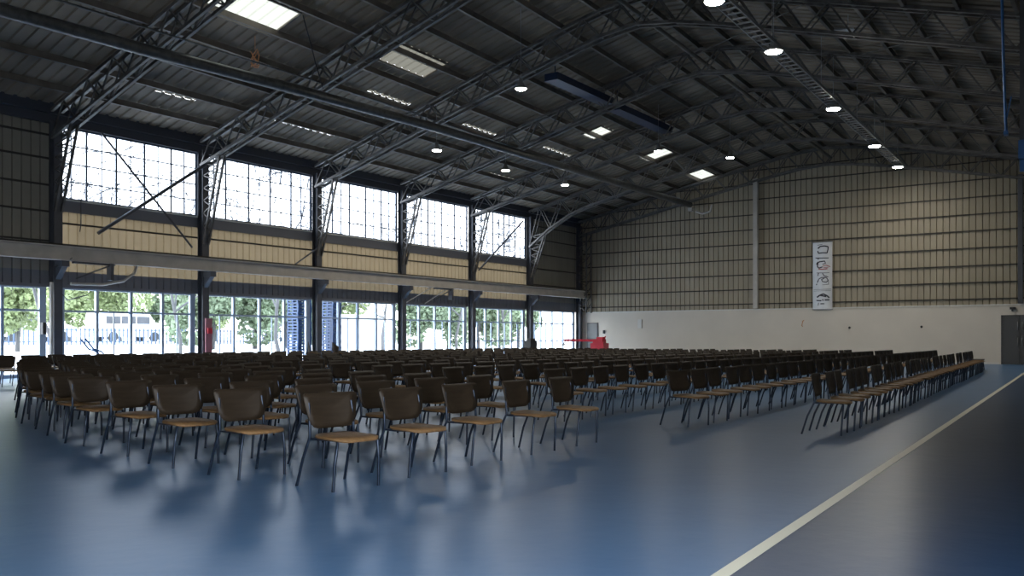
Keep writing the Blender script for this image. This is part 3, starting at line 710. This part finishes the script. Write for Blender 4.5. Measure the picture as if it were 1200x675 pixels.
# two upturned chairs lying on others in front of the pallets
for k, (x, y, z, rx, ry, rz, lab) in enumerate(((21.2, 22.9, .34, R(8), R(24), R(40), 'chair stacked askew on other chairs before the blue pallets, the higher left one'), (22.2, 22.7, .32, R(4), R(18), R(22), 'chair stacked askew on other chairs before the blue pallets, the right one'))):
    o = copy_tree(proto); o.location = (x, y, z); o.rotation_euler = (rx, ry, rz); tag(o, lab, 'chair', 'tipped chairs')
# low stools ending the front row
st = empty('low_stool')
m = MB(); m.box((-.22, -.2, .42), (.22, .2, .46)); m.build('seat', M['wood'], st)
for sx in (-1, 1):
    for sy in (-1, 1): m = MB(); m.tube([(sx*.21, sy*.19, 0), (sx*.17, sy*.15, .425)], .014, 6); m.build('leg', M['leg'], st)
for k in range(4):
    o = st if k == 0 else copy_tree(st); o.location = (40.25 + .55*k, 5.25 + .03*k, 0)
    tag(o, f'low backless brown stool at the far end of the front row, {ordw(k)} of four', 'stool', 'low stools')

# ------------------------------------------------------------------ outside
g = MB(); g.add([(-40, YR - .3, -.01), (-40, -60, -.01), (60, -60, -.01), (60, YR - .3, -.01)], [(0,1,2,3)]); g.add([(-40, YL + .2, -.01), (130, YL + .2, -.01), (130, 55, 1.05), (-40, 55, 1.05), (130, 140, 1.6), (-40, 140, 1.6)], [(0,1,2,3),(3,2,4,5)])
struct(g.build('ground_outside', M['concrete']), 'pale concrete yard outside')
# blue pallets
pm = MB()
def pallet(Lx):
    m = MB(); 
    m.box((0, 0, .092), (Lx, .72, .14)); m.box((0, 0, 0), (Lx, .72, .028))
    for x in (0, Lx/2 - .04, Lx - .08):
        for y in (0, .32, .64): m.box((x, y, .028), (x + .08, y + .08, .092))
    return m
for (x, Lx, lab) in ((28.05, .82, 'left'), (30.2, .55, 'right')):
    me = pallet(Lx).mesh('blue_pallet', M['pallet'])
    for k in range(22):
        o = bpy.data.objects.new('blue_pallet', me); C.objects.link(o); o.location = (x + rng.uniform(-.015, .015), 31.0, .11 + k*.1405)
        tag(o, f'blue plastic pallet, {ordw(k)} from the ground in the {lab} stack outside the glazing', 'pallet', f'{lab} stack of blue pallets')
# fence
fe = empty('iron_fence', (0, 52, 1.0)); tag(fe, 'dark blue railing fence across the yard outside', 'fence')
p = MB()
for z in (.1, .8): p.box((12, -.03, z), (60, .03, z + .06))
p.build('rail', M['fence'], fe)
p = MB(); x = 12
while x < 60: p.box((x, -.02, -.1), (x + .08, .02, .95)); x += .28
tag(p.build('picket', M['fence'], fe), kind='stuff')
# vans behind the fence
def van():
    t = empty('parked_van')
    pr = [(-2.4, .35), (2.4, .35), (2.45, .9), (1.7, 1.15), (1.1, 1.9), (-2.3, 1.95), (-2.4, 1.7)]
    n = len(pr); m = MB(); m.add([(x, -.85, z) for x, z in pr] + [(x, .85, z) for x, z in pr], [tuple(range(n)), tuple(range(2*n-1, n-1, -1))] + [(i, n+i, n+(i+1)%n, (i+1)%n) for i in range(n)]); m.build('body', M['vanpaint'], t)
    m = MB()
    for a, b in ((-2.0, -1.0), (-.9, .1), (.2, 1.15)): m.box((a, -.87, 1.2), (b, -.84, 1.7))
    m.build('side_window', M['column'], t)
    for x in (-1.5, 1.5):
        for y in (-.8, .8): m = MB(); m.tube([(x, y - .1, .35), (x, y + .1, .35)], .34, 14); m.build('wheel', M['black'], t)
    return t
v0 = van()
for k, (x, y, lab) in enumerate(((22.5, 55.5, 'white van parked behind the fence, nearest one'), (29.0, 55.8, 'white van parked behind the fence, second one'), (35.2, 55.5, 'white van parked behind the fence, third one'), (50, 58, 'white van parked beyond the fourth glazed bay'))):
    o = v0 if k == 0 else copy_tree(v0); o.location = (x, y, 1.08); tag(o, lab, 'van', 'white vans outside')
# pale yard walls
for (x0, x1, y, h, lab) in ((44.2, 49.4, 45.5, 2.9, 'white yard wall seen right of the blue pallets'), (69, 95, 46, 4.2, 'pale building wall seen through the last glazed bay')):
    p = MB(); p.box((x0, y, .3), (x1, y + .3, h)); p.box((x0 - .1, y - .05, h), (x1 + .1, y + .35, h + .1)); tag(p.build('yard_wall', M['vanpaint']), lab, 'wall')
# trees
def tree_mesh(seed, rad, h, nl, size, lo):
    r_ = random.Random(seed); m = MB()
    blobs = [(r_.uniform(-.6, .6)*rad, r_.uniform(-.6, .6)*rad, h*r_.uniform(lo, .85), rad*r_.uniform(.35, .6)) for _ in range(11)]
    for _ in range(nl):
        bx, by, bz, br = r_.choice(blobs)
        th, ph = r_.uniform(0, 2*PI), math.acos(r_.uniform(-1, 1)); q = br * r_.uniform(.75, 1.05)
        c = Vector((bx + q*math.sin(ph)*math.cos(th), by + q*math.sin(ph)*math.sin(th), bz + q*math.cos(ph)))
        a = Vector((r_.gauss(0,1), r_.gauss(0,1), r_.gauss(0,1))).normalized() * size; b = a.cross(Vector((r_.gauss(0,1), r_.gauss(0,1), r_.gauss(0,1)))).normalized() * size*.6
        m.add([c - a, c + b, c + a, c - b], [(0,1,2,3)])
    t = MB(); t.tube([(0, 0, -.6), (.1, 0, h*.25), (-.1, .1, h*.5), (0, 0, h*.75)], [.16, .13, .1, .04], 8)
    for bx, by, bz, br in blobs[:6]: t.tube([(0, 0, h*.3), (bx*.6, by*.6, bz*.8), (bx, by, bz)], [.07, .05, .02], 5)
    return m, t
protos = []
for sd, rad, h, mt in ((1, 2.7, 7.0, 'leaf'), (2, 2.3, 6.0, 'leafdark'), (3, 3.0, 7.4, 'leaf'), (4, 2.3, 5.6, 'leafdark')):
    m, t = tree_mesh(sd, rad, h, 5200, .2, .12 if sd == 4 else .3)
    e_ = empty('leafy_tree'); m.build('crown', M[mt], e_); t.build('trunk', M['bark'], e_); protos.append([e_, False])
TP = [(23.2, 46, 0), (34, 60.5, 0), (38.2, 61, 2), (42, 60.5, 1), (34.8, 46, 3), (38.0, 46, 3), (41.2, 46.5, 3), (45, 51, 0), (49.5, 50.5, 2), (49.0, 41.6, 3), (52.6, 42, 3), (56.2, 41.8, 3), (59.8, 42.4, 3), (63.4, 43, 3), (30.0, 61, 1), (46.5, 61, 0)]
TW = ['seen through the leftmost glazed bay', 'behind the fence in the first whole bay, left', 'behind the fence in the first whole bay, middle', 'behind the fence in the first whole bay, right', 'outside the second whole bay, left', 'outside the second whole bay, middle', 'outside the second whole bay, beside the pallets',
      'behind the white yard wall, left', 'behind the white yard wall, right', 'outside the fourth whole bay, left', 'outside the fourth whole bay, right', 'outside the fifth whole bay, left', 'outside the fifth whole bay, middle', 'outside the fifth whole bay, right', 'half hidden by the first dark column', 'beyond the second dark column']
for k, (x, y, p_) in enumerate(TP):
    e_, used = protos[p_]
    o = copy_tree(e_) if used else e_; protos[p_][1] = True
    o.location = (x, y, .1 + max(0, min(1, (y-30.6)/24.4))*.95); s = .8 + .25*((k*37) % 10)/10; o.scale = (s, s, s*.92); o.rotation_euler = (0, 0, k*1.3)
    tag(o, 'green leafy tree ' + TW[k], 'tree', 'leafy trees in the yard')
# bare trees whose twigs show through the clerestory
def bare(seed):
    r_ = random.Random(seed); m = MB()
    def grow(p, d, L_, r0, depth):
        pts = [p]; q = p
        for _ in range(3):
            d = (d + Vector((r_.gauss(0, .13), r_.gauss(0, .13), r_.gauss(0, .08)))).normalized(); q = q + d * L_/3; pts.append(q)
        m.tube(pts, [max(.017, r0*q_) for q_ in (1, .8, .7, .55)], 4 if depth else 7, cap=False)
        if depth >= 5: return
        for _ in range((3 if depth < 3 else 2) if depth else 5):
            nd = (d + Vector((r_.gauss(0, .55), r_.gauss(0, .55), r_.gauss(.05, .4)))).normalized()
            grow(pts[r_.choice([2, 3, 3])], nd, L_*r_.uniform(.6, .85), r0*.5, depth + 1)
    grow(Vector((0, 0, -.3)), Vector((0, 0, 1)), 4.0, .11, 0)
    return m
bm = [bare(s).mesh('bare_tree', M['bark']) for s in (5, 9, 14)]
BW = ['behind the first clerestory window, left', 'behind the first clerestory window, right', 'behind the second clerestory window', 'behind the third clerestory window', 'behind the fourth clerestory window', 'behind the fifth clerestory window']
for k, (x, y) in enumerate(((21.0, 38.5), (28.0, 39.5), (34.5, 39.5), (44.5, 41), (50.5, 39.5), (56, 39.5))):
    o = bpy.data.objects.new('bare_tree', bm[k % 3]); C.objects.link(o); o.location = (x, y, .2); o.rotation_euler = (0, 0, k*1.1); s = [1.0, 1.05, 1.2, 1.15, 1.15, 1.1][k]; o.scale = (s, s, s)
    tag(o, 'bare branching tree ' + BW[k], 'tree', 'bare trees outside')
